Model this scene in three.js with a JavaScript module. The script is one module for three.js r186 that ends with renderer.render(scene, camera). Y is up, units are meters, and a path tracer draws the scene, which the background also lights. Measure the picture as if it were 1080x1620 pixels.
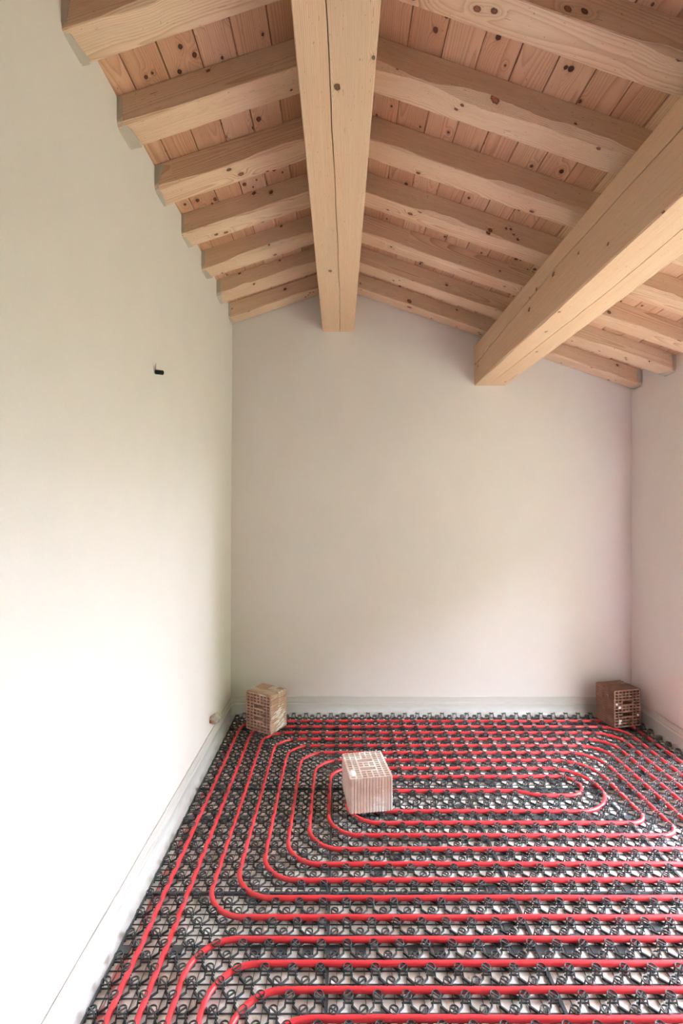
import * as THREE from 'three';
import { mergeGeometries } from 'three/addons/utils/BufferGeometryUtils.js';

// ---------------------------------------------------------------- camera, sky, exposure
// World: camera stands at x = 0, z = 0, looking along -z. "d" below is the distance ahead of it (z = -d).
const EYE = 1.52;
const scene = new THREE.Scene();
const camera = new THREE.PerspectiveCamera(2 * Math.atan(810 / 774) * 180 / Math.PI, 1080 / 1620, 0.05, 200);
camera.position.set(0, EYE, 0);
camera.lookAt(0, EYE, -1);
camera.setViewOffset(1080, 1620, 3, 5, 1080, 1620);
scene.add(camera);
scene.background = new THREE.Color(0.955, 0.988, 1.12);      // even, overcast sky
scene.backgroundIntensity = 1.0;
const renderer = new THREE.WebGLRenderer({ antialias: true });
renderer.toneMapping = THREE.LinearToneMapping;
renderer.toneMappingExposure = 49;
renderer.shadowMap.enabled = true;
// the wide window opening in the right wall, outside the picture, that lets the daylight in
const WIN = { d0: 0.95, d1: 2.9, y0: 0.02, y1: 2.02 };

// ---------------------------------------------------------------- helpers
function rng(seed) { let a = seed >>> 0; return () => { a = (a + 0x6D2B79F5) | 0; let t = Math.imul(a ^ (a >>> 15), 1 | a); t = (t + Math.imul(t ^ (t >>> 7), 61 | t)) ^ t; return ((t ^ (t >>> 14)) >>> 0) / 4294967296; }; }
function hash(x, y, s) { let h = Math.imul(x, 374761393) + Math.imul(y, 668265263) + Math.imul(s, 1442695041); h = Math.imul(h ^ (h >>> 13), 1274126177); return ((h ^ (h >>> 16)) >>> 0) / 4294967296; }
function noise(x, y, s = 0) {
  const xi = Math.floor(x), yi = Math.floor(y), fx = x - xi, fy = y - yi, u = fx * fx * (3 - 2 * fx), v = fy * fy * (3 - 2 * fy);
  const a = hash(xi, yi, s), b = hash(xi + 1, yi, s), c = hash(xi, yi + 1, s), d = hash(xi + 1, yi + 1, s);
  return (a + (b - a) * u + (c - a) * v + (a - b - c + d) * u * v) * 2 - 1;
}
function fbm(x, y, s = 0, o = 4) { let r = 0, a = 0.5; for (let i = 0; i < o; i++) { r += a * noise(x, y, s + i * 17); x = x * 2.03 + 11.3; y = y * 2.03 + 5.7; a *= 0.5; } return r; }
const clamp = (x, a, b) => Math.min(b, Math.max(a, x));
const mix = (a, b, t) => a + (b - a) * t;
const smooth = (a, b, x) => { const t = clamp((x - a) / (b - a), 0, 1); return t * t * (3 - 2 * t); };
function table(pts) { return (x) => { if (x <= pts[0][0]) return pts[0][1]; for (let i = 1; i < pts.length; i++) if (x <= pts[i][0]) { const [x0, y0] = pts[i - 1], [x1, y1] = pts[i]; return y0 + (y1 - y0) * (x - x0) / (x1 - x0); } return pts[pts.length - 1][1]; }; }

const taken = new Map();
function numbered(name) { const n = taken.get(name) || 0; taken.set(name, n + 1); return n ? `${name}_${String(n).padStart(3, '0')}` : name; }
function tag(o, label, category, group) { o.userData.label = label; o.userData.category = category; if (group) o.userData.group = group; return o; }
function thing(name, label, category, [x, y, z] = [0, 0, 0], turn = 0, group) {
  const o = new THREE.Group(); o.name = numbered(name); scene.add(o); o.position.set(x, y, z); o.rotation.y = turn; return tag(o, label, category, group);
}
function mesh(name, geometry, material, parent) {
  const m = new THREE.Mesh(geometry, material); m.name = name; m.castShadow = m.receiveShadow = true; if (parent) parent.add(m); return m;
}
function struct(name, geometry, material, parent = scene) { const m = mesh(name, geometry, material, parent); if (parent === scene) m.userData.kind = 'structure'; return m; }
function boxAt(x0, y0, z0, x1, y1, z1) { const g = new THREE.BoxGeometry(x1 - x0, y1 - y0, z1 - z0); g.translate((x0 + x1) / 2, (y0 + y1) / 2, (z0 + z1) / 2); return g; }
function boxUV(g, scale = 1, ox = 0, oy = 0) {   // uv in metres from the direction each face points
  if (g.index) g = g.toNonIndexed();
  const p = g.attributes.position, uv = new Float32Array(p.count * 2), a = new THREE.Vector3(), b = new THREE.Vector3(), c = new THREE.Vector3(), n = new THREE.Vector3();
  for (let i = 0; i < p.count; i += 3) {
    a.fromBufferAttribute(p, i); b.fromBufferAttribute(p, i + 1); c.fromBufferAttribute(p, i + 2);
    n.copy(b).sub(a).cross(c.clone().sub(a));
    const ax = Math.abs(n.x), ay = Math.abs(n.y), az = Math.abs(n.z);
    [a, b, c].forEach((q, k) => { const [u, v] = ax > ay && ax > az ? [q.z, q.y] : ay > az ? [q.x, q.z] : [q.x, q.y]; uv[(i + k) * 2] = u / scale + ox; uv[(i + k) * 2 + 1] = v / scale + oy; });
  }
  g.setAttribute('uv', new THREE.BufferAttribute(uv, 2)); return g;
}
// a bar along a path: every edge of its profile gets its own strip, so edges stay crisp
function sweep({ n, frame, profile, uvLen = 1, uvW = 1, seed = 1, caps = true }) {
  const r = rng(seed), first = profile(0), m = first.length, pos = [], uv = [], idx = [], offs = first.map(() => [r(), r()]);
  const P = []; let s = 0; const S = [];
  for (let i = 0; i < n; i++) {
    const f = frame(i), pr = profile(i);
    P.push(pr.map(([p, q]) => f.o.clone().addScaledVector(f.a, p).addScaledVector(f.b, q)));
    if (i) s += P[i][0].distanceTo(P[i - 1][0]); S.push(s);
  }
  for (let j = 0; j < m; j++) {
    const k = (j + 1) % m, base = pos.length / 3; let w0 = r() * 2;
    for (let i = 0; i < n; i++) {
      const a = P[i][j], b = P[i][k], w = a.distanceTo(b);
      pos.push(a.x, a.y, a.z, b.x, b.y, b.z);
      uv.push(S[i] / uvLen + offs[j][0], offs[j][1], S[i] / uvLen + offs[j][0], offs[j][1] + w / uvW);
      if (i) { const q = base + i * 2; idx.push(q - 2, q - 1, q, q - 1, q + 1, q); }
    }
  }
  if (caps) for (const i of [0, n - 1]) {
    const base = pos.length / 3, pr = profile(i), tri = THREE.ShapeUtils.triangulateShape(pr.map(([p, q]) => new THREE.Vector2(p, q)), []);
    P[i].forEach((a, j) => { pos.push(a.x, a.y, a.z); uv.push(pr[j][0] / uvW, pr[j][1] / uvW); });
    for (const [a, b, c] of tri) i ? idx.push(base + a, base + c, base + b) : idx.push(base + a, base + b, base + c);
  }
  const g = new THREE.BufferGeometry();
  g.setAttribute('position', new THREE.Float32BufferAttribute(pos, 3)); g.setAttribute('uv', new THREE.Float32BufferAttribute(uv, 2)); g.setIndex(idx);
  let vol = 0; const A = new THREE.Vector3(), B = new THREE.Vector3(), C = new THREE.Vector3();
  for (let i = 0; i < m * (n - 1) * 6; i += 3) { A.fromArray(pos, idx[i] * 3); B.fromArray(pos, idx[i + 1] * 3); C.fromArray(pos, idx[i + 2] * 3); vol += A.dot(B.cross(C)); }
  if (vol < 0) { for (let i = 0; i < idx.length; i += 3) [idx[i + 1], idx[i + 2]] = [idx[i + 2], idx[i + 1]]; g.setIndex(idx); }
  g.computeVertexNormals(); return g;
}
function grid(nu, nv, at, uvAt) {   // an open surface
  const pos = [], uv = [], idx = [];
  for (let i = 0; i <= nu; i++) for (let j = 0; j <= nv; j++) { const p = at(i, j); pos.push(p[0], p[1], p[2]); const t = uvAt ? uvAt(i, j) : [i / nu, j / nv]; uv.push(t[0], t[1]); }
  for (let i = 0; i < nu; i++) for (let j = 0; j < nv; j++) { const a = i * (nv + 1) + j, b = a + nv + 1; idx.push(a, b, a + 1, b, b + 1, a + 1); }
  const g = new THREE.BufferGeometry(); g.setAttribute('position', new THREE.Float32BufferAttribute(pos, 3)); g.setAttribute('uv', new THREE.Float32BufferAttribute(uv, 2)); g.setIndex(idx); g.computeVertexNormals(); return g;
}

// ---------------------------------------------------------------- textures
function tex(w, h, fn, srgb = true, wrap = THREE.RepeatWrapping) {
  const d = new Uint8Array(w * h * 4);
  for (let y = 0; y < h; y++) for (let x = 0; x < w; x++) { const c = fn(x, y), i = (y * w + x) * 4; d[i] = clamp(c[0], 0, 255); d[i + 1] = clamp(c[1], 0, 255); d[i + 2] = clamp(c[2], 0, 255); d[i + 3] = 255; }
  const t = new THREE.DataTexture(d, w, h); t.wrapS = t.wrapT = wrap; t.magFilter = THREE.LinearFilter; t.minFilter = THREE.LinearMipmapLinearFilter; t.generateMipmaps = true;
  if (srgb) t.colorSpace = THREE.SRGBColorSpace; t.needsUpdate = true; return t;
}
// softwood: growth rings cut lengthwise, bent round knots; u runs along the grain
function wood(seed, { w = 2048, h = 128, len = 5, wid = 0.13, pitch = 0.0045, early, late, knots = 14, kr = [0.004, 0.013], contrast = 0.6, wander = 0.012, knotColor = [92, 54, 36] }) {
  const r = rng(seed), K = [];
  for (let i = 0; i < knots; i++) K.push([r() * len, r() * wid, mix(kr[0], kr[1], r() * r()), r()]);
  const v0 = wid * (0.1 + 0.8 * r()), h0 = 0.02 + 0.05 * r();
  return tex(w, h, (x, y) => {
    const u = x / w * len, v = y / h * wid;
    let bend = 0, core = 0, edge = 0, halo = 0, kt = 0;
    for (const [ku, kv, R, t] of K) {
      const du = u - ku; if (Math.abs(du) > R * 12) continue;
      let dv = v - kv; if (dv > wid / 2) dv -= wid; if (dv < -wid / 2) dv += wid;
      const e = Math.exp(-((du / (4.5 * R)) ** 2 + (dv / (2.3 * R)) ** 2)); bend += e * (1.6 + R * 160);
      const q = Math.hypot(du / 1.25, dv) / R * (1 + 0.12 * noise(u * 300, v * 300, seed));
      if (q < 1.5) { core = Math.max(core, 1 - smooth(0.85, 1.0, q)); edge = Math.max(edge, smooth(0.6, 0.95, q) * (1 - smooth(0.95, 1.15, q))); kt = t; }
      halo = Math.max(halo, Math.exp(-((du / (3.2 * R)) ** 2 + (dv / (1.6 * R)) ** 2)));
    }
    const hh = h0 + wander * 2.2 * fbm(u * 0.55, 3.3, seed, 3), vv = v - v0 + wander * 0.5 * fbm(u * 0.9, v * 6, seed + 5, 3);
    const rc = Math.hypot(vv, hh) / pitch + bend + 0.25 * noise(u * 3, v * 60, seed + 9), fr = rc - Math.floor(rc);
    const l = Math.pow(fr, 2.2) * (1 - smooth(0.9, 1, fr)) * (0.65 + 0.35 * noise(Math.floor(rc) * 0.77, 1.5, seed + 2));
    const fibre = noise(u * 14, v * 900, seed + 3) * 0.5 + noise(u * 40, v * 1400, seed + 4) * 0.5, big = fbm(u * 0.8, v * 9, seed + 6, 3);
    const t = clamp(contrast * l + 0.22 * halo + 0.24 * big, 0, 1), g = 1 + 0.035 * fibre + 0.06 * big;
    let c = [0, 1, 2].map((i) => mix(early[i], late[i], t) * g);
    if (core > 0) c = c.map((q, i) => mix(q, knotColor[i] * (0.8 + 0.6 * kt + 0.25 * noise(u * 120, v * 400, seed)), core * 0.88));
    if (edge > 0) c = c.map((q) => q * (1 - 0.45 * edge));
    const fleck = noise(u * 55, v * 420, seed + 12); if (fleck > 0.93) c = c.map((q) => q * 0.72);
    return c;
  });
}
const matte = (o) => new THREE.MeshStandardMaterial({ roughness: 0.8, ...o });
const woodMat = (map, rough = 0.72) => matte({ map, bumpMap: map, bumpScale: 0.0006, roughness: rough });
const beamMats = [21, 22].map((s) => woodMat(wood(s, { w: 2048, h: 384, len: 5, wid: 0.42, pitch: 0.005, early: [224, 192, 163], late: [176, 131, 95], knots: 20, kr: [0.005, 0.015], contrast: 0.8, wander: 0.02, knotColor: [128, 92, 66] })));
const rafterMats = [31, 32, 33, 34].map((s) => woodMat(wood(s, { w: 1536, h: 192, len: 2.6, wid: 0.26, pitch: 0.006, early: [230, 200, 172], late: [170, 120, 87], knots: 16, kr: [0.004, 0.014], contrast: 0.85, wander: 0.03, knotColor: [110, 62, 42] })));
const boardMats = [41, 42, 43, 44, 45].map((s, i) => woodMat(wood(s, { w: 2048, h: 128, len: 3.2, wid: 0.13, pitch: 0.0062, early: [[216, 172, 141], [209, 163, 132], [222, 180, 149], [204, 157, 126], [224, 184, 153]][i], late: [152, 99, 70], knots: 20, kr: [0.004, 0.012], contrast: 0.75, wander: 0.035, knotColor: [76, 40, 28] })));

const plasterMap = tex(1024, 1024, (x, y) => {
  const u = x / 256, v = y / 256, f = 3.5 * fbm(u * 1.3, v * 0.9, 71, 4) + 2.2 * fbm(u * 6, v * 5, 72, 3) + 2.5 * (hash(x, y, 3) - 0.5);
  return [229 + f, 223.5 + f, 221 + f];
});
const plasterBump = tex(1024, 1024, (x, y) => { const u = x / 256, v = y / 256, f = 128 + 40 * fbm(u * 30, v * 30, 81, 2) + 40 * (hash(x, y, 9) - 0.5) + 45 * fbm(u * 2, v * 2, 82, 3); return [f, f, f]; }, false);
const plaster = matte({ map: plasterMap, bumpMap: plasterBump, bumpScale: 0.0012, roughness: 0.93 });

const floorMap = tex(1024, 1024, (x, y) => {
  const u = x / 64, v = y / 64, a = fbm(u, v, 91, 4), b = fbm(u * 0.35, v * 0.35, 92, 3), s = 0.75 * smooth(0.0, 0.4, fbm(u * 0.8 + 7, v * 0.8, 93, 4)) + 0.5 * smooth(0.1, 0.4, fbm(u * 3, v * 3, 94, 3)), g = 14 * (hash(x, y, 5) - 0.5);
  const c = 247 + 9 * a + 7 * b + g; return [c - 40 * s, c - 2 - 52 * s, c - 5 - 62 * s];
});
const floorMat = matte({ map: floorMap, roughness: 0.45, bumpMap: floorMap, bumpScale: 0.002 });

// ---------------------------------------------------------------- the room
const XL = -0.8, XR = 2.148, DB = 3.598, DF = -2.2, T = 0.35;
const SL = 0.33, SR = 0.344, APEX = EYE + 1.617;                                  // underside of the rafters
const under = (x) => APEX - (x < 0 ? SL * -x : SR * x);
const boardY = (x) => under(x) + 0.105;                                           // underside of the boards
const at = (x, y, d) => new THREE.Vector3(x, y, -d);

{ // floor
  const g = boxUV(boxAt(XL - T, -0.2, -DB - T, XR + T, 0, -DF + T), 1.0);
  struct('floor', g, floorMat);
}
{ // left wall, leaning in a little towards its top
  const g = new THREE.BoxGeometry(T, 1, DB - DF, 1, 12, 16), p = g.attributes.position;
  for (let i = 0; i < p.count; i++) {
    const inner = p.getX(i) > 0, t = p.getY(i) + 0.5, z = p.getZ(i) + (DF - DB) / 2 * -1 - 0, zz = -((DB + DF) / 2) + p.getZ(i);
    const x = inner ? XL + 0.014 * smooth(0.35, 1, t) + 0.003 * smooth(0.08, 0.3, t) * noise(zz * 1.1, t * 3, 7) : XL - T;
    p.setXYZ(i, x, inner ? t * (boardY(XL) + 0.0) : t * (boardY(XL) - 0.08), zz);
  }
  struct('wall_left', boxUV(g, 4), plaster).geometry.computeVertexNormals();
}
function gable(name, dFace, dir, mat) {
  const s = new THREE.Shape(); s.moveTo(XL - T, -0.2); s.lineTo(XR + T, -0.2); s.lineTo(XR + T, boardY(XR + T)); s.lineTo(0, boardY(0)); s.lineTo(XL - T, boardY(XL - T)); s.closePath();
  const g = new THREE.ExtrudeGeometry(s, { depth: T, bevelEnabled: false }); g.translate(0, 0, dir > 0 ? -dFace - T : -dFace);
  struct(name, boxUV(g, 4, 0.31, 0.17), mat);
}
gable('wall_back', DB, 1, plaster);
gable('wall_front', DF, -1, matte({ color: 0x8f877e, roughness: 0.95 }));   // still bare concrete
{ // right wall with its window opening (outside the picture)
  const s = new THREE.Shape(); s.moveTo(DF, -0.2); s.lineTo(DB, -0.2); s.lineTo(DB, boardY(XR)); s.lineTo(DF, boardY(XR)); s.closePath();
  const h = new THREE.Path(); h.moveTo(WIN.d0, WIN.y0); h.lineTo(WIN.d0, WIN.y1); h.lineTo(WIN.d1, WIN.y1); h.lineTo(WIN.d1, WIN.y0); h.closePath(); s.holes.push(h);
  const g = new THREE.ExtrudeGeometry(s, { depth: T, bevelEnabled: false });
  g.rotateY(Math.PI / 2); g.translate(XR, 0, 0);
  const p = g.attributes.position; for (let i = 0; i < p.count; i++) if (p.getX(i) > XR + 0.1 && p.getY(i) > 2.2) p.setY(i, boardY(XR + T));
  struct('wall_right', boxUV(g, 4, 0.6, 0.4), plaster);
}
{ // ceiling: boards laid along the room on top of the rafters, deck above
  const ceil = new THREE.Group(); ceil.name = 'ceiling'; ceil.userData.kind = 'structure'; scene.add(ceil);
  const r = rng(5), W = 0.1265, th = 0.021;
  for (const side of [-1, 1]) {
    const sl = side < 0 ? SL : SR, c = 1 / Math.hypot(1, sl), along = new THREE.Vector3(side * c, -sl * c, 0), up = new THREE.Vector3(side * sl * c, c, 0);
    const xEnd = side < 0 ? 0.83 : XR + 0.03, count = Math.ceil(xEnd / c / W);
    for (let i = 0; i < count; i++) {
      const a = i * W + 0.0012, b = Math.min((i + 1) * W, xEnd / c) - 0.0012, k = 0.0022, lift = 0.0015 * r();
      const f = [at(0, boardY(0) + lift, DB + 0.02), at(0, boardY(0) + lift, DF - 0.02)];
      const g = sweep({ n: 2, frame: (q) => ({ o: f[q], a: along, b: up }), profile: () => [[a + k, 0], [b - k, 0], [b, k], [b, th], [a, th], [a, k]], uvLen: 3.2, uvW: 0.13, seed: 900 + i * 2 + side });
      mesh(i ? `board_${String(ceil.children.length).padStart(3, '0')}` : ceil.children.length ? `board_${String(ceil.children.length).padStart(3, '0')}` : 'board', g, boardMats[Math.floor(r() * 5)], ceil);
    }
    const xo = side < 0 ? -XL + T + 0.6 : XR + T + 0.8;                           // the eaves
    const dk = sweep({ n: 2, frame: (q) => ({ o: at(0, boardY(0), q ? DF - T : DB + T), a: along, b: up }), profile: () => [[-0.01, th + 0.003], [xo / c, th + 0.003], [xo / c, 0.16], [-0.01, 0.16]] });
    mesh(side < 0 ? 'roof_deck' : 'roof_deck_001', dk, matte({ color: 0x4a3524 }), ceil);
  }
}

// ---------------------------------------------------------------- big beams, each with a drying crack
function bigBeam(name, label, { x0, x1, y0, y1, seed, mat, crackB, crackL, wane }) {
  const n = 150, dA = DB + 0.06, dB = DF - 0.06;
  const dAt = (i) => mix(dA, dB, i / (n - 1));
  const g = sweep({
    n, uvLen: 5, uvW: 0.42, seed,
    frame: (i) => ({ o: at(0, 0, dAt(i)), a: new THREE.Vector3(1, 0, 0), b: new THREE.Vector3(0, 1, 0) }),
    profile: (i) => {
      const d = dAt(i), e = 0.004, c = crackB(d) + 0.0016 * noise(d * 9, 0, seed), hw = 0.0015 + 0.0005 * noise(d * 4, 1, seed);
      const wv = wane ? Math.max(0.004, 0.009 + 0.012 * fbm(d * 3, 2, seed, 4)) : e;
      const out = [[x0 + wv * 0.8, y0], [c - hw, y0], [c, y0 + 0.02], [c + hw, y0], [x1 - e, y0], [x1, y0 + e], [x1, y1 - e], [x1 - e, y1], [x0 + e, y1], [x0, y1 - e]];
      if (crackL) { const q = crackL(d) + 0.003 * noise(d * 7, 4, seed), hq = 0.0036 + 0.002 * noise(d * 3, 6, seed); out.push([x0, q + hq], [x0 + 0.045, q - 0.004], [x0, q - hq]); }
      out.push([x0, y0 + wv]);
      return out;
    },
  });
  const o = mesh(name, g, mat); o.name = name; scene.add(o); tag(o, label, 'beam'); return o;
}
const RIDGE = { x0: -0.1255, x1: 0.1065, y0: EYE + 1.302, y1: under(0.1065) + 0.06 };
bigBeam('ridge_beam', 'wide square timber ridge beam running overhead down the middle of the ceiling', { ...RIDGE, seed: 3, mat: beamMats[0], crackB: table([[1.2, -0.035], [1.5, -0.03], [1.9, -0.02], [2.9, 0], [3.6, 0.003]]) });
const PUR = { x0: 0.99, x1: 1.2225, y0: EYE + 0.907, y1: under(1.2225) - 0.0005 };
bigBeam('purlin_beam', 'heavy timber purlin with a long crack, under the right slope of the ceiling', { ...PUR, seed: 9, mat: beamMats[1], wane: true, crackB: table([[1, 1.1], [2, 1.12], [3.6, 1.09]]), crackL: table([[1.2, EYE + 1.1], [2.2, EYE + 1.107], [3.0, EYE + 1.075], [3.6, EYE + 1.055]]) });

// ---------------------------------------------------------------- rafters
const wrapMat = new THREE.MeshPhysicalMaterial({ color: 0xdcd2c4, roughness: 0.4, transmission: 0.3, thickness: 0, ior: 1.3 });
const ordinal = ['first', 'second', 'third', 'fourth', 'fifth', 'sixth', 'seventh', 'eighth'];
for (const side of [-1, 1]) for (let k = 0; k < 8; k++) {
  const dn = 3.474 - 0.348 * k, w = 0.114, seed = 100 + k * 2 + (side > 0 ? 1 : 0), r = rng(seed);
  const xa = side < 0 ? RIDGE.x0 - 0.0005 : RIDGE.x1 + 0.0005, xb = side < 0 ? XL + 0.002 : XR - 0.002;
  const n = Math.round(Math.abs(xb - xa) / 0.02), amp = 0.010 + 0.022 * r(), h = 0.104, mat = rafterMats[Math.floor(r() * 4)];
  const label = k === 0 ? `rafter on the ${side < 0 ? 'left' : 'right'} roof slope tight against the back wall` : `${ordinal[k]} rafter from the back wall on the ${side < 0 ? 'short left' : 'long right'} roof slope`;
  const o = thing('rafter', label, 'rafter', [xb, 0, -dn], 0, side < 0 ? 'rafters on the left slope' : 'rafters on the right slope');
  const X = (i) => mix(xa, xb, i / (n - 1));
  const wn = (x) => Math.max(0.0025, amp * (0.25 + 1.3 * fbm(x * 4 + k * 7, side * 3, seed, 4))), wf = (x) => Math.max(0.0025, 0.010 * fbm(x * 3 + k * 5, 9, seed + 50, 3));
  const g = sweep({ n, uvLen: 2.6, uvW: 0.26, seed: seed * 7,
    frame: (i) => ({ o: new THREE.Vector3(X(i) - xb, under(X(i)), 0), a: new THREE.Vector3(0, 0, -1), b: new THREE.Vector3(0, 1, 0) }),
    profile: (i) => { const c = wn(X(i)), f = wf(X(i)); return [[0, h], [0, c * 1.1], [c * 0.9, 0.0], [w - f, 0], [w, f], [w, h]]; } });
  mesh('timber', g, mat, o);
  // torn protective wrap left round the end of the rafter at the wall
  const wl = 0.026 + 0.014 * r(), m = 8, t = 0.003;
  const gw = sweep({ n: m, caps: true, seed,
    frame: (i) => { const x = xb - side * (-0.0) - side * wl * (i / (m - 1)); return { o: new THREE.Vector3(x - xb, under(x), 0), a: new THREE.Vector3(0, 0, -1), b: new THREE.Vector3(0, 1, 0) }; },
    profile: (i) => { const e = 0.002 * noise(i * 0.9, k, seed) + (i === 0 ? 0.004 : 0), c = 0.02, q = t + e; return [[-q, h - 0.004], [-q, c], [-q * 0.5 + c * 0.3, -q * 0.5 + c * 0.2], [c, -q], [w - c * 0.6, -q], [w + q, c * 0.6], [w + q, h - 0.004], [w + 0.001, h - 0.004], [w + 0.001, 0], [c * 0.9, -0.0008], [c * 0.32, c * 0.28], [-0.001, c], [-0.001, h - 0.004]]; } });
  { const p = gw.attributes.position; for (let i = 0; i < p.count; i++) { const x = Math.abs(p.getX(i)) / wl; if (x > 0.5) p.setX(i, p.getX(i) - side * 0.022 * (x - 0.5) * 2 * noise(p.getY(i) * 38, p.getZ(i) * 30 + k * 3, seed)); } }
  const ww = mesh('plastic_wrap', gw, wrapMat, o); ww.userData.label = 'torn grey plastic wrap at the wall end';
}

// ---------------------------------------------------------------- edge strip round the foot of the walls
{
  const o = thing('edge_strip', 'pale foam edge strip with crinkled plastic skirt along the foot of the walls', 'edge strip');
  const path = [], R = 0.05, off = 0.001;
  const L = XL + off, B = DB - off, Rr = XR - off;
  for (let d = -0.2; d < B - R; d += 0.03) path.push([L, d, 1, 0]);
  for (let i = 0; i <= 8; i++) { const a = i / 8 * Math.PI / 2; path.push([L + R - R * Math.cos(a), B - R + R * Math.sin(a), Math.cos(a), -Math.sin(a)]); }
  for (let x = L + R + 0.02; x < Rr - R; x += 0.03) path.push([x, B, 0, -1]);
  for (let i = 0; i <= 8; i++) { const a = i / 8 * Math.PI / 2; path.push([Rr - R + R * Math.sin(a), B - R + R * Math.cos(a), -Math.sin(a), -Math.cos(a)]); }
  for (let d = B - R - 0.02; d > 2.95; d -= 0.03) path.push([Rr, d, -1, 0]);
  const prof = [[0, 0.002], [0, 0.141], [0.003, 0.143], [0.0065, 0.1415], [0.0075, 0.138], [0.0075, 0.104], [0.0105, 0.102], [0.0105, 0.002]];
  const foam = sweep({ n: path.length, uvLen: 1, uvW: 1, frame: (i) => { const [x, d, nx, nd] = path[i]; return { o: at(x, 0.0008 * noise(i * 0.2, 0, 4) , d), a: new THREE.Vector3(nx, 0, -nd), b: new THREE.Vector3(0, 1, 0) }; }, profile: (i) => prof.map(([p, q]) => [p, q + (q > 0.13 ? 0.0012 * noise(i * 0.15, 3, 8) : 0)]) });
  mesh('foam_strip', foam, new THREE.MeshPhysicalMaterial({ color: 0xd0cdc9, roughness: 0.6 }), o);
  const fp = table([[0, 0.0115], [0.35, 0.0125], [0.7, 0.018], [1, 0.034]]), fy = table([[0, 0.088], [0.35, 0.058], [0.7, 0.024], [1, 0.004]]);
  const M = 4, np = (path.length - 1) * M, nv = 12;
  const film = grid(np, nv, (i, j) => {
    const k = Math.min(path.length - 2, Math.floor(i / M)), t = i / M - k, A = path[k], C = path[k + 1], q = [0, 1, 2, 3].map((m) => mix(A[m], C[m], t)), v = j / nv;
    const cr = 0.012 * v * Math.abs(fbm(i * 0.07, v * 2.5, 31, 2)) + 0.007 * v * v * Math.abs(noise(i * 0.24 + v * 5, v * 5, 33)) + 0.0005;
    const p = fp(v) + cr, y = Math.max(0.002, fy(v) + 0.003 * (1 - v) * noise(i * 0.06, 2, 35) + 0.003 * v * noise(i * 0.25, v * 4, 36));
    return [q[0] + q[2] * p, y, -(q[1] + q[3] * p)];
  });
  const f = mesh('plastic_skirt', film, new THREE.MeshPhysicalMaterial({ color: 0xfafafa, roughness: 0.2, transmission: 0.45, thickness: 0, ior: 1.45, side: THREE.DoubleSide }), o);
  f.userData.label = 'clear crinkled plastic skirt';
}

// ---------------------------------------------------------------- heating pipe mats: lattice of clips on a grid of ribs
const P = 0.045, CX = -0.0632, CD = 1.5016;                     // half pitch and origin of the lattice
const black = new THREE.MeshPhysicalMaterial({ color: 0x454b4f, roughness: 0.34, ior: 1.55 });
function bar(ax, az, bx, bz, w, y0, y1) {
  const dx = bx - ax, dz = bz - az, l = Math.hypot(dx, dz), g = new THREE.BoxGeometry(l, y1 - y0, w);
  g.rotateY(-Math.atan2(dz, dx)); g.translate((ax + bx) / 2, (y0 + y1) / 2, (az + bz) / 2); return g;
}
const RT = 0.0312, RO = 0.0152, RI = 0.0128;                     // ring top, outer and inner radius
function clipGeometry(kind) {
  const gs = [];
  const pr = [[RI, RT - 0.0048], [RO - 0.0008, RT - 0.0048], [RO, RT - 0.004], [RO, RT - 0.0008], [RO - 0.0007, RT], [RI + 0.0006, RT], [RI, RT - 0.0008], [RI, RT - 0.0048]];
  gs.push(new THREE.LatheGeometry(pr.map(([a, b]) => new THREE.Vector2(a, b)), 18));
  const a = [0.7, -0.7, 0.75, -0.6][kind], bars = kind > 1 ? [a, a + Math.PI / 2] : [a];
  for (const q of bars) gs.push(bar(-RI * Math.cos(q), RI * Math.sin(q), RI * Math.cos(q), -RI * Math.sin(q), 0.0036, RT - 0.0042, RT - 0.0006));
  for (const q of [0.2, 0.8, 1.2, 1.8]) {                    // four legs that spread towards the floor
    const g = new THREE.CylinderGeometry(0.0018, 0.0030, RT - 0.006, 5, 1), p = g.attributes.position, cx = Math.cos(q * Math.PI), cz = Math.sin(q * Math.PI);
    for (let i = 0; i < p.count; i++) { const top = p.getY(i) > 0; p.setXYZ(i, p.getX(i) + cx * (top ? 0.0128 : 0.0175), p.getY(i) + (RT - 0.006) / 2 + 0.002, p.getZ(i) + cz * (top ? 0.0128 : 0.0175)); }
    gs.push(g);
  }
  const g = mergeGeometries(gs.map((q) => { q = q.index ? q.toNonIndexed() : q; q.deleteAttribute('uv'); return q; })); return g;
}
const clipGeos = [0, 1, 2, 3].map(clipGeometry);
const colWord = ['beside the left wall', 'left of the middle', 'right of the middle', 'beside the right wall'];
const rowWord = ['below the photo', 'in the front row', 'in the second row', 'in the third row', 'in the narrow back row'];
const mCols = [-17 + 1, 0, 16, 32, 48], kRows = [-24, -8 + 2, 10, 26, 42, 46];
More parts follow.
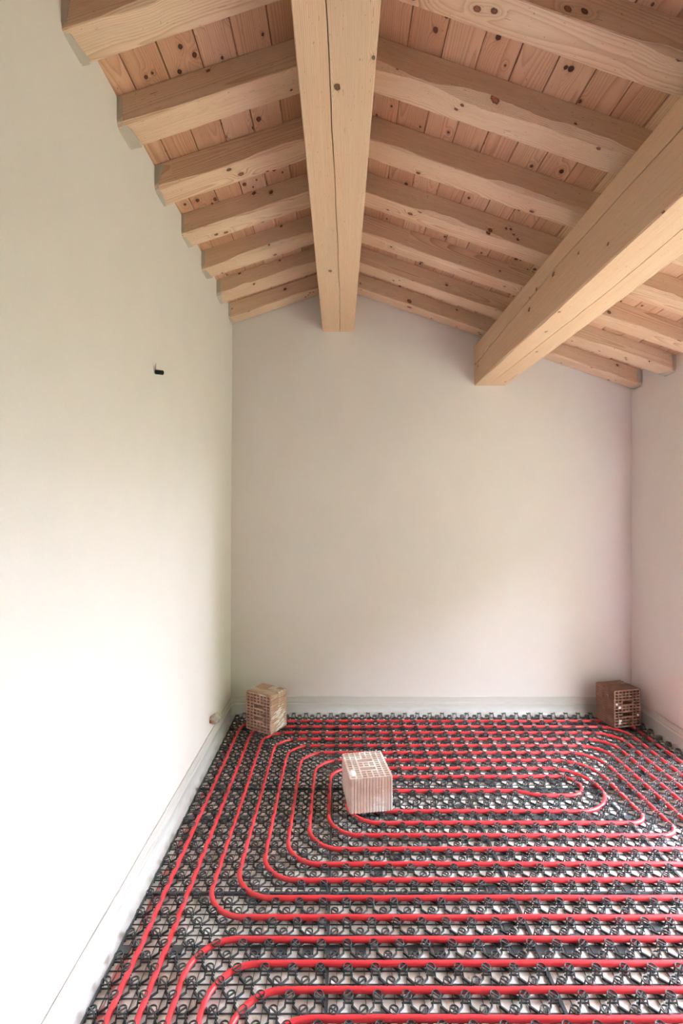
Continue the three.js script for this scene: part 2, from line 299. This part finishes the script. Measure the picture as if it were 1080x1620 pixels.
{
  // column index m: x = CX + P m ; row index k: d = CD + P k ; a clip stands where m + k is even
  const mEdges = [-15.5, 0.5, 16.5, 32.5, 48.6], kEdges = [-22.5, -6.0, 10.0, 26.0, 42.0, 46.2];
  for (let c = 0; c < 4; c++) for (let q = 0; q < 5; q++) {
    const m0 = Math.ceil(mEdges[c]), m1 = Math.ceil(mEdges[c + 1]) - 1, k0 = Math.ceil(kEdges[q]), k1 = Math.ceil(kEdges[q + 1]) - 1;
    const xm = CX + P * (m0 + m1) / 2, dm = CD + P * (k0 + k1) / 2;
    const o = thing('clip_mat', `black plastic pipe clip mat ${colWord[c]}, ${rowWord[q]}`, 'clip mat', [xm, 0, -dm], 0, 'black clip mats covering the floor');
    const lx = (m) => CX + P * m - xm, lz = (k) => -(CD + P * k - dm), base = [];
    const xa = lx(m0 - 0.45), xb = lx(m1 + 0.45), za = lz(k0 - 0.45), zb = lz(k1 + 0.45);
    for (let k = k0; k <= k1; k++) base.push(bar(xa, lz(k + 0.3), xb, lz(k + 0.3), 0.0019, 0.001, 0.005));
    for (let m = m0; m <= m1; m++) base.push(bar(lx(m + 0.2), za, lx(m + 0.2), zb, 0.0018, 0.0012, 0.0045));
    for (const z of [za, zb]) base.push(bar(xa, z, xb, z, 0.006, 0.0005, 0.008));
    for (const x of [xa, xb]) base.push(bar(x, za, x, zb, 0.006, 0.0005, 0.009));
    for (let m = m0; m <= m1; m++) for (let k = k0; k <= k1; k++) {
      if ((m + k) & 1) continue;
      for (const s of [-1, 1]) if (m + s >= m0 && m + s <= m1 && k - 1 >= k0) base.push(bar(lx(m + 0.25 * s), lz(k - 0.25), lx(m + 0.75 * s), lz(k - 0.75), s > 0 ? 0.0048 : 0.0026, 0.001, 0.0085));
      base.push(bar(lx(m - 0.36), lz(k), lx(m + 0.36), lz(k), 0.002, 0.001, 0.006));
    }
    mesh('rib_grid', mergeGeometries(base), black, o);
    const tabs = [], r = rng(c * 31 + q * 7 + 2);               // solid tabs that close some of the cells
    const solid = (m, k) => tabs.push(boxAt(lx(m) - 0.0185, 0.001, lz(k) - 0.0165, lx(m) + 0.0185, 0.0065, lz(k) + 0.0165));
    for (let m = m0; m <= m1; m++) for (let k = k0; k <= k1; k++) {
      if (!((m + k) & 1)) continue;
      const row = ((k - Math.ceil(kEdges[q])) % 16 + 16) % 16;
      if ((row === 10 && r() < 0.8) || (row === 15 && r() < 0.4) || r() < 0.06) solid(m, k);
    }
    tabs.forEach((g, i) => mesh(i ? `solid_tab_${String(i).padStart(3, '0')}` : 'solid_tab', g, black, o));
    const far = [];
    for (let m = m0; m <= m1; m++) for (let k = k0; k <= k1; k++) {
      if ((m + k) & 1) continue;
      const x = CX + P * m, d = CD + P * k, kind = hash(m, k, 6) < 0.14 ? 2 + (hash(m, k, 8) < 0.5 ? 0 : 1) : ((m + (k >> 1)) & 2) ? 0 : 1;
      const px = 537 + 774 * x / d, py = 805 + 774 * (EYE - RT) / d, seen = d > 1.3 && d < 2.42 && px < 1095 && py < 1640;
      if (seen) { const g = mesh('clip', clipGeos[kind], black, o); g.position.set(x - xm, 0, -(d - dm)); }
      else { const g = clipGeos[kind].clone(); g.translate(x - xm, 0, -(d - dm)); far.push(g); }
    }
    let i = 0; for (const ch of o.children) if (ch.name === 'clip') { ch.name = i ? `clip_${String(i).padStart(3, '0')}` : 'clip'; i++; }
    if (far.length) { const f = mesh('clips', mergeGeometries(far), black, o); f.userData.kind = 'stuff'; }
  }
}

// ---------------------------------------------------------------- the red pipes, laid in double spirals
const PY = 0.020, PR = 0.0098;
const dn = (n) => 3.456 - 0.09 * n, lk = (k) => -0.683 + 0.09 * k, rk = (k) => 1.48 + 0.09 * (6 - k);
function pipePath(pts) {   // corners [x, d, radius] turned into arcs
  const out = [];
  for (let i = 0; i < pts.length; i++) {
    const [x, d, R = 0.15] = pts[i];
    if (!i || i === pts.length - 1) { out.push([x, d]); continue; }
    const a = new THREE.Vector2(pts[i - 1][0] - x, pts[i - 1][1] - d), b = new THREE.Vector2(pts[i + 1][0] - x, pts[i + 1][1] - d), la = a.length(), lb = b.length(); a.normalize(); b.normalize();
    const ang = Math.acos(clamp(a.dot(b), -1, 1)), r = Math.min(R, la * 0.5 * Math.tan(ang / 2), lb * 0.5 * Math.tan(ang / 2)), t = r / Math.tan(ang / 2), c = a.clone().add(b).normalize().multiplyScalar(r / Math.sin(ang / 2));
    const p0 = a.clone().multiplyScalar(t), p1 = b.clone().multiplyScalar(t), s0 = Math.atan2(p0.y - c.y, p0.x - c.x), s1 = Math.atan2(p1.y - c.y, p1.x - c.x); let ds = s1 - s0; while (ds > Math.PI) ds -= 2 * Math.PI; while (ds < -Math.PI) ds += 2 * Math.PI;
    const n = Math.max(2, Math.ceil(Math.abs(ds) / 0.16)); for (let q = 0; q <= n; q++) { const s = s0 + ds * q / n; out.push([x + c.x + r * Math.cos(s), d + c.y + r * Math.sin(s)]); }
  }
  const dense = [];
  for (let i = 0; i < out.length; i++) { if (i) { const [x0, d0] = out[i - 1], [x1, d1] = out[i], l = Math.hypot(x1 - x0, d1 - d0), n = Math.max(1, Math.ceil(l / 0.06)); if (l < 1e-5) continue; for (let q = 1; q <= n; q++) dense.push([mix(x0, x1, q / n), mix(d0, d1, q / n)]); } else dense.push(out[0]); }
  return dense;
}
function pipeGeometry(pts, seed) {
  const path = pipePath(pts), S = 12, n = path.length - 1;
  const dir = path.map((p, i) => { const a = path[Math.max(0, i - 1)], b = path[Math.min(n, i + 1)], x = b[0] - a[0], d = b[1] - a[1], l = Math.hypot(x, d) || 1; return [x / l, d / l]; });
  let len = 0; const ls = path.map((p, i) => { if (i) len += Math.hypot(p[0] - path[i - 1][0], p[1] - path[i - 1][1]); return len; });
  return grid(n, S, (i, j) => { const a = -j / S * 2 * Math.PI, [x, d] = path[i], [tx, td] = dir[i], wob = 0.0012 * noise(ls[i] * 5, 0, seed), c = Math.cos(a) * PR + wob; return [x + -td * c, PY + Math.sin(a) * PR + 0.0008 * noise(ls[i] * 6, 3, seed), -(d + tx * c)]; }, (i, j) => [ls[i] / 0.5, j / S]);
}
const redMap = tex(512, 64, (x, y) => { const s = smooth(0.35, 0.6, fbm(x / 30, y / 10, 61, 4)), f = 6 * (hash(x, y, 2) - 0.5); return [222 + f + 10 * s, 60 + f + 24 * s, 68 + f + 24 * s]; });
const redMat = new THREE.MeshPhysicalMaterial({ map: redMap, roughness: 0.38, ior: 1.5 });
const c1 = [
  [lk(0), -0.1], [lk(0), dn(0)], [rk(0), dn(0)], [rk(0), dn(18.45)], [lk(2), dn(18.45)], [lk(2), dn(2)], [rk(2), dn(2)], [rk(2), dn(16.45)], [lk(4), dn(16.45)], [lk(4), dn(4)], [rk(4), dn(4)], [rk(4), dn(14.45)],
  [lk(6), dn(14.45)], [lk(6), dn(6)], [rk(6), dn(6), 0.2], [rk(6), dn(12.45), 0.08], [lk(8), dn(12.45)], [lk(8), dn(8), 0.1],
  [1.30, dn(8) + 0.006, 0.088], [1.30, dn(8) - 0.176, 0.088], [1.05, dn(8) - 0.176, 0.12], [0.94, dn(9.5), 0.12], [0.13, dn(9.5), 0.08], [0.13, dn(11.45), 0.08],
  [1.396, dn(11.45), 0.2], [1.396, dn(7), 0.2], [lk(7), dn(7), 0.12], [lk(7), dn(13.45)], [rk(5), dn(13.45), 0.08], [rk(5), dn(5), 0.18], [lk(5), dn(5)], [lk(5), dn(15.45)], [rk(3), dn(15.45), 0.1], [rk(3), dn(3)], [lk(3), dn(3)], [lk(3), dn(17.45)], [rk(1), dn(17.45), 0.1], [rk(1), dn(1)], [lk(1), dn(1)], [lk(1), -0.1],
];
const p1 = mesh('heating_pipe', pipeGeometry(c1, 1), redMat); scene.add(p1);
tag(p1, 'red plastic heating pipe wound in the big spiral around the three hollow blocks', 'pipe');
const c2 = [
  [lk(2), -0.1], [lk(2), dn(19.46)], [rk(0), dn(19.46)], [rk(0), 0.45], [lk(4), 0.45], [lk(4), dn(21.45)], [rk(2), dn(21.45)], [rk(2), 0.63], [lk(6), 0.63], [lk(6), 1.30], [1.5, 1.30], [1.5, 0.9], [0.03, 0.9], [0.03, 0.72], [rk(3), 0.72], [rk(3), dn(22.42)],
  [lk(5), dn(22.42)], [lk(5), 0.54], [rk(1), 0.54], [rk(1), dn(20.46)], [lk(3), dn(20.46)], [lk(3), -0.1],
];
const p2 = mesh('heating_pipe_001', pipeGeometry(c2, 2), redMat); scene.add(p2);
tag(p2, 'red plastic heating pipe of the second loop, nearest the camera along the bottom', 'pipe');
taken.set('heating_pipe', 2);

{ // thin red stripe seen through the mat beside the left wall
  const st = []; for (let i = 0; i < 88; i++) { const d = 0.9 + i * 0.03, w = Math.max(0.0015, 0.009 + 0.011 * noise(i * 0.9, 1, 3)); st.push([-0.722 + 0.004 * noise(i * 0.5, 2, 5), d, w]); }
  const g = sweep({ n: st.length, frame: (i) => ({ o: at(st[i][0], 0, st[i][1]), a: new THREE.Vector3(1, 0, 0), b: new THREE.Vector3(0, 1, 0) }), profile: (i) => [[-st[i][2], 0], [st[i][2], 0], [st[i][2], 0.0008], [-st[i][2], 0.0008]] });
  const o = mesh('floor_stripe', g, matte({ color: 0xde8480, roughness: 0.5 })); scene.add(o); tag(o, 'thin red stripe on the floor beside the left wall, seen through the clip mat', 'stripe');
}

// ---------------------------------------------------------------- hollow clay blocks
const BW = 0.215, BL = 0.256, BE = 0.17;
function clay(seed, base, dark, smear, amount) {
  const m = tex(512, 512, (x, y) => {
    const u = x / 64, v = y / 64, a = fbm(u, v, seed, 4), s = smooth(0.32 - amount, 0.5 - amount * 0.8, fbm(u * 0.55 + 3, v * 0.55, seed + 3, 5) + 0.18 * fbm(u * 2.2, v * 9, seed + 8, 3)), g = 12 * (hash(x, y, seed) - 0.5), t = clamp(0.5 + a, 0, 1);
    return [0, 1, 2].map((i) => mix(mix(base[i], dark[i], t) + g, smear[i] + g * 0.6, s));
  });
  return matte({ map: m, roughness: 0.92, bumpMap: m, bumpScale: 0.001 });
}
function blockGeometry() {
  const s = new THREE.Shape(), pts = [], rib = (ax, ay, bx, by, n, nx, ny) => {   // grooved side
    for (let i = 0; i < n; i++) for (const [f, q] of [[0.0, 0], [0.62, 0], [0.7, 1], [0.92, 1]]) { const t = 0.04 + 0.92 * (i + f) / n; pts.push([mix(ax, bx, t) + nx * 0.0035 * q, mix(ay, by, t) + ny * 0.0035 * q]); }
    pts.push([mix(ax, bx, 0.97), mix(ay, by, 0.97)]);
  };
  const w = BW / 2, l = BL; rib(-w, 0, w, 0, 13, 0, 1); rib(w, 0, w, l, 15, -1, 0); rib(w, l, -w, l, 13, 0, -1); rib(-w, l, -w, 0, 15, 1, 0);
  pts.forEach(([x, y], i) => i ? s.lineTo(x, y) : s.moveTo(x, y)); s.closePath();
  const px = (BW - 0.014) / 7, py = (BL - 0.014) / 12, hx = px * 0.36, hy = py * 0.31;
  const hole = (cx, cy, a, b) => { const h = new THREE.Path(); h.moveTo(cx - a, cy - b); h.lineTo(cx - a, cy + b); h.lineTo(cx + a, cy + b); h.lineTo(cx + a, cy - b); h.closePath(); s.holes.push(h); };
  for (let j = 0; j < 12; j++) for (let i = 0; i < 7; i++) if (!([3, 4, 7, 8].includes(j) && i > 1 && i < 5)) hole((i - 3) * px, 0.007 + (j + 0.5) * py, hx, hy);
  for (const j of [4, 8]) hole(0, 0.007 + j * py, px + hx * 1.05, py * 0.62);
  const g = new THREE.ExtrudeGeometry(s, { depth: BE, bevelEnabled: false }); g.translate(0, 0, -BE / 2); return g;
}
const upright = boxUV(blockGeometry(), 0.4), flat = (() => { const g = blockGeometry(); g.translate(0, -BL / 2, 0); g.rotateX(-Math.PI / 2); g.translate(0, BE / 2, 0); return boxUV(g, 0.4, 0.37, 0.22); })();
const MT = PY + PR + 0.0012, deg = Math.PI / 180;
const lump = (seed, sx, sy, sz, amp = 0.35) => { const g = new THREE.IcosahedronGeometry(1, 3), p = g.attributes.position; for (let i = 0; i < p.count; i++) { const x = p.getX(i), y = p.getY(i), z = p.getZ(i), q = 1 + amp * fbm(x * 2 + seed, y * 2 + z * 1.7, seed, 3); p.setXYZ(i, x * sx * q, y * sy * q, z * sz * q); } g.computeVertexNormals(); return g; };
const mortar = matte({ color: 0xefece9, roughness: 0.95 });
{
  const b1 = thing('hollow_block', 'hollow clay block standing on end in the left back corner', 'block', [-0.499, MT, -3.340], -31 * deg, 'hollow clay blocks on the pipe mats');
  mesh('clay_body', upright, clay(11, [220, 190, 172], [192, 154, 134], [238, 232, 228], 0.10), b1);
  const rs = rng(77);
  for (let i = 0; i < 30; i++) { const m = mesh(i ? `mortar_smear_${String(i).padStart(3, '0')}` : 'mortar_smear', lump(40 + i, 0.0018, 0.003 + 0.009 * rs() * rs(), 0.012 + 0.022 * rs()), mortar, b1); m.position.set(BW / 2 - 0.0008, 0.012 + 0.19 * rs(), -0.055 + 0.11 * rs()); m.rotation.x = 0.25; }
  const b2 = thing('hollow_block', 'brown hollow clay block standing on end in the right back corner', 'block', [1.945, MT, -3.422], 13 * deg, 'hollow clay blocks on the pipe mats');
  mesh('clay_body', upright, clay(12, [156, 118, 104], [122, 90, 78], [214, 206, 198], -0.14), b2);
  [[-0.088, 0.16, 0.007], [-0.062, 0.137, 0.009], [0.085, 0.075, 0.008], [-0.06, 0.045, 0.01], [-0.06, 0.03, 0.008]].forEach(([x, y, r], i) => { const m = mesh(i ? `mortar_spot_00${i}` : 'mortar_spot', lump(20 + i, r * 1.1, r * 0.8, 0.003, 1.1), mortar, b2); m.position.set(x, y, BE / 2); });
  const b3 = thing('hollow_block', 'whitish hollow clay block lying flat in the middle of the pipe spiral, holes up', 'block', [0.1375, MT, -2.526], 8.5 * deg, 'hollow clay blocks on the pipe mats');
  mesh('clay_body', flat, clay(13, [232, 212, 202], [212, 180, 164], [246, 242, 239], 0.24), b3);
  const m3 = mesh('mortar_lump', lump(8, 0.018, 0.008, 0.022), mortar, b3); m3.position.set(-BW / 2 + 0.02, BE, 0.075);
}

// ---------------------------------------------------------------- services on the left wall
{
  const o = thing('conduit_stub', 'short black corrugated conduit end sticking out high on the left wall', 'conduit', [XL + 0.012, 2.108, -2.10]);
  const pr = []; for (let i = 0; i <= 9; i++) pr.push(new THREE.Vector2(i & 1 ? 0.0085 : 0.0105, i * 0.0035)); pr.push(new THREE.Vector2(0.007, 0.0315), new THREE.Vector2(0.007, 0.02), new THREE.Vector2(0.0001, 0.02));
  const g = new THREE.LatheGeometry(pr, 16); g.rotateZ(-Math.PI / 2 - 0.12);
  const bk = matte({ color: 0x1a1918, roughness: 0.55 });
  mesh('tube', g, bk, o);
  const fl = grid(6, 3, (i, j) => { const t = i / 6; return [0.004 + 0.006 * t * t, 0.006 + 0.024 * t, 0.012 + 0.012 * t + (j / 3 - 0.5) * 0.012 * (1 - 0.7 * t)]; });
  const f = mesh('tape_flap', fl, new THREE.MeshStandardMaterial({ color: 0x5a4638, roughness: 0.6, side: THREE.DoubleSide }), o); f.userData.label = 'loose brown tape end';
}
{
  const o = thing('pipe_stub', 'pipe end wrapped in crumpled clear plastic low on the left wall near the corner', 'pipe', [XL + 0.002, 0.223, -3.02]);
  const t = new THREE.CylinderGeometry(0.011, 0.011, 0.035, 14); t.rotateZ(Math.PI / 2); t.translate(0.0175, -0.012, 0.008); const c = mesh('pipe_core', t, matte({ color: 0xb8573a, roughness: 0.5 }), o); c.userData.label = 'orange pipe end';
  const w = grid(26, 10, (i, j) => { const a = i / 26 * 2 * Math.PI, v = j / 10, r = mix(0.012, 0.036, Math.sin(v * 2.2)) * (1 + 0.5 * fbm(Math.cos(a) * 2 + 3, Math.sin(a) * 2 + v * 3, 44, 3)) * (1 - 0.75 * smooth(0.75, 1, v)); return [0.058 * v + 0.006 * noise(a * 2, v * 5, 45), r * Math.sin(a) + 0.01 * v, r * Math.cos(a) * 0.9]; });
  mesh('plastic_cover', w, new THREE.MeshPhysicalMaterial({ color: 0xe8e4dc, roughness: 0.2, transmission: 0.6, thickness: 0, side: THREE.DoubleSide }), o);
}

// ---------------------------------------------------------------- the garden outside the openings (it tints the light)
{
  const lawn = matte({ map: tex(256, 256, (x, y) => { const f = 30 * fbm(x / 12, y / 12, 55, 4) + 14 * (hash(x, y, 1) - 0.5); return [97 + f, 100 + f, 70 + f * 0.7]; }), roughness: 0.95 });
  const g = boxUV(boxAt(-20, -0.5, -40, 40, -0.22, 40), 2); struct('ground', g, lawn);
  const leaf = matte({ color: new THREE.Color(0.10, 0.128, 0.052), roughness: 0.9 });
  const crown = (seed, list) => mergeGeometries(list.map(([x, y, z, r, ry]) => { const q = lump(seed + x, r, ry, r); q.translate(x, y, z); return q; }));
  const hedge = []; for (let i = 0; i < 16; i++) hedge.push([0, 1.45 + 0.1 * noise(i, 0, 3), -i * 1.3, 1.3, 1.75]);
  tag(mesh('hedge', (() => { const q = crown(3, hedge); q.translate(12, -0.2, -3.9); return q; })(), leaf, scene), 'clipped green garden hedge outside the window opening', 'hedge');
  const tall = [], end = [];
  for (let i = 0; i < 5; i++) tall.push([0, 1.6, i * 1.5, 1.35, 2.0], [0.2, 4.6 + 0.25 * noise(i, 5, 3), i * 1.5 + 0.4, 1.3, 1.9]);
  for (let i = 0; i < 7; i++) end.push([-i * 1.4, 1.6, 0, 1.35, 2.0], [-i * 1.4 + 0.3, 4.6 + 0.25 * noise(i, 8, 3), 0.2, 1.3, 1.9]);
  tag(mesh('hedge_001', (() => { const q = crown(9, tall); q.translate(12, -0.2, -0.6); return q; })(), leaf, scene), 'tall row of dense garden shrubs beside the clipped hedge', 'hedge');
  tag(mesh('hedge_002', (() => { const q = crown(29, end); q.translate(12.5, -0.2, 8.7); return q; })(), leaf, scene), 'tall row of dense garden shrubs closing the end of the garden', 'hedge');
}

renderer.render(scene, camera);
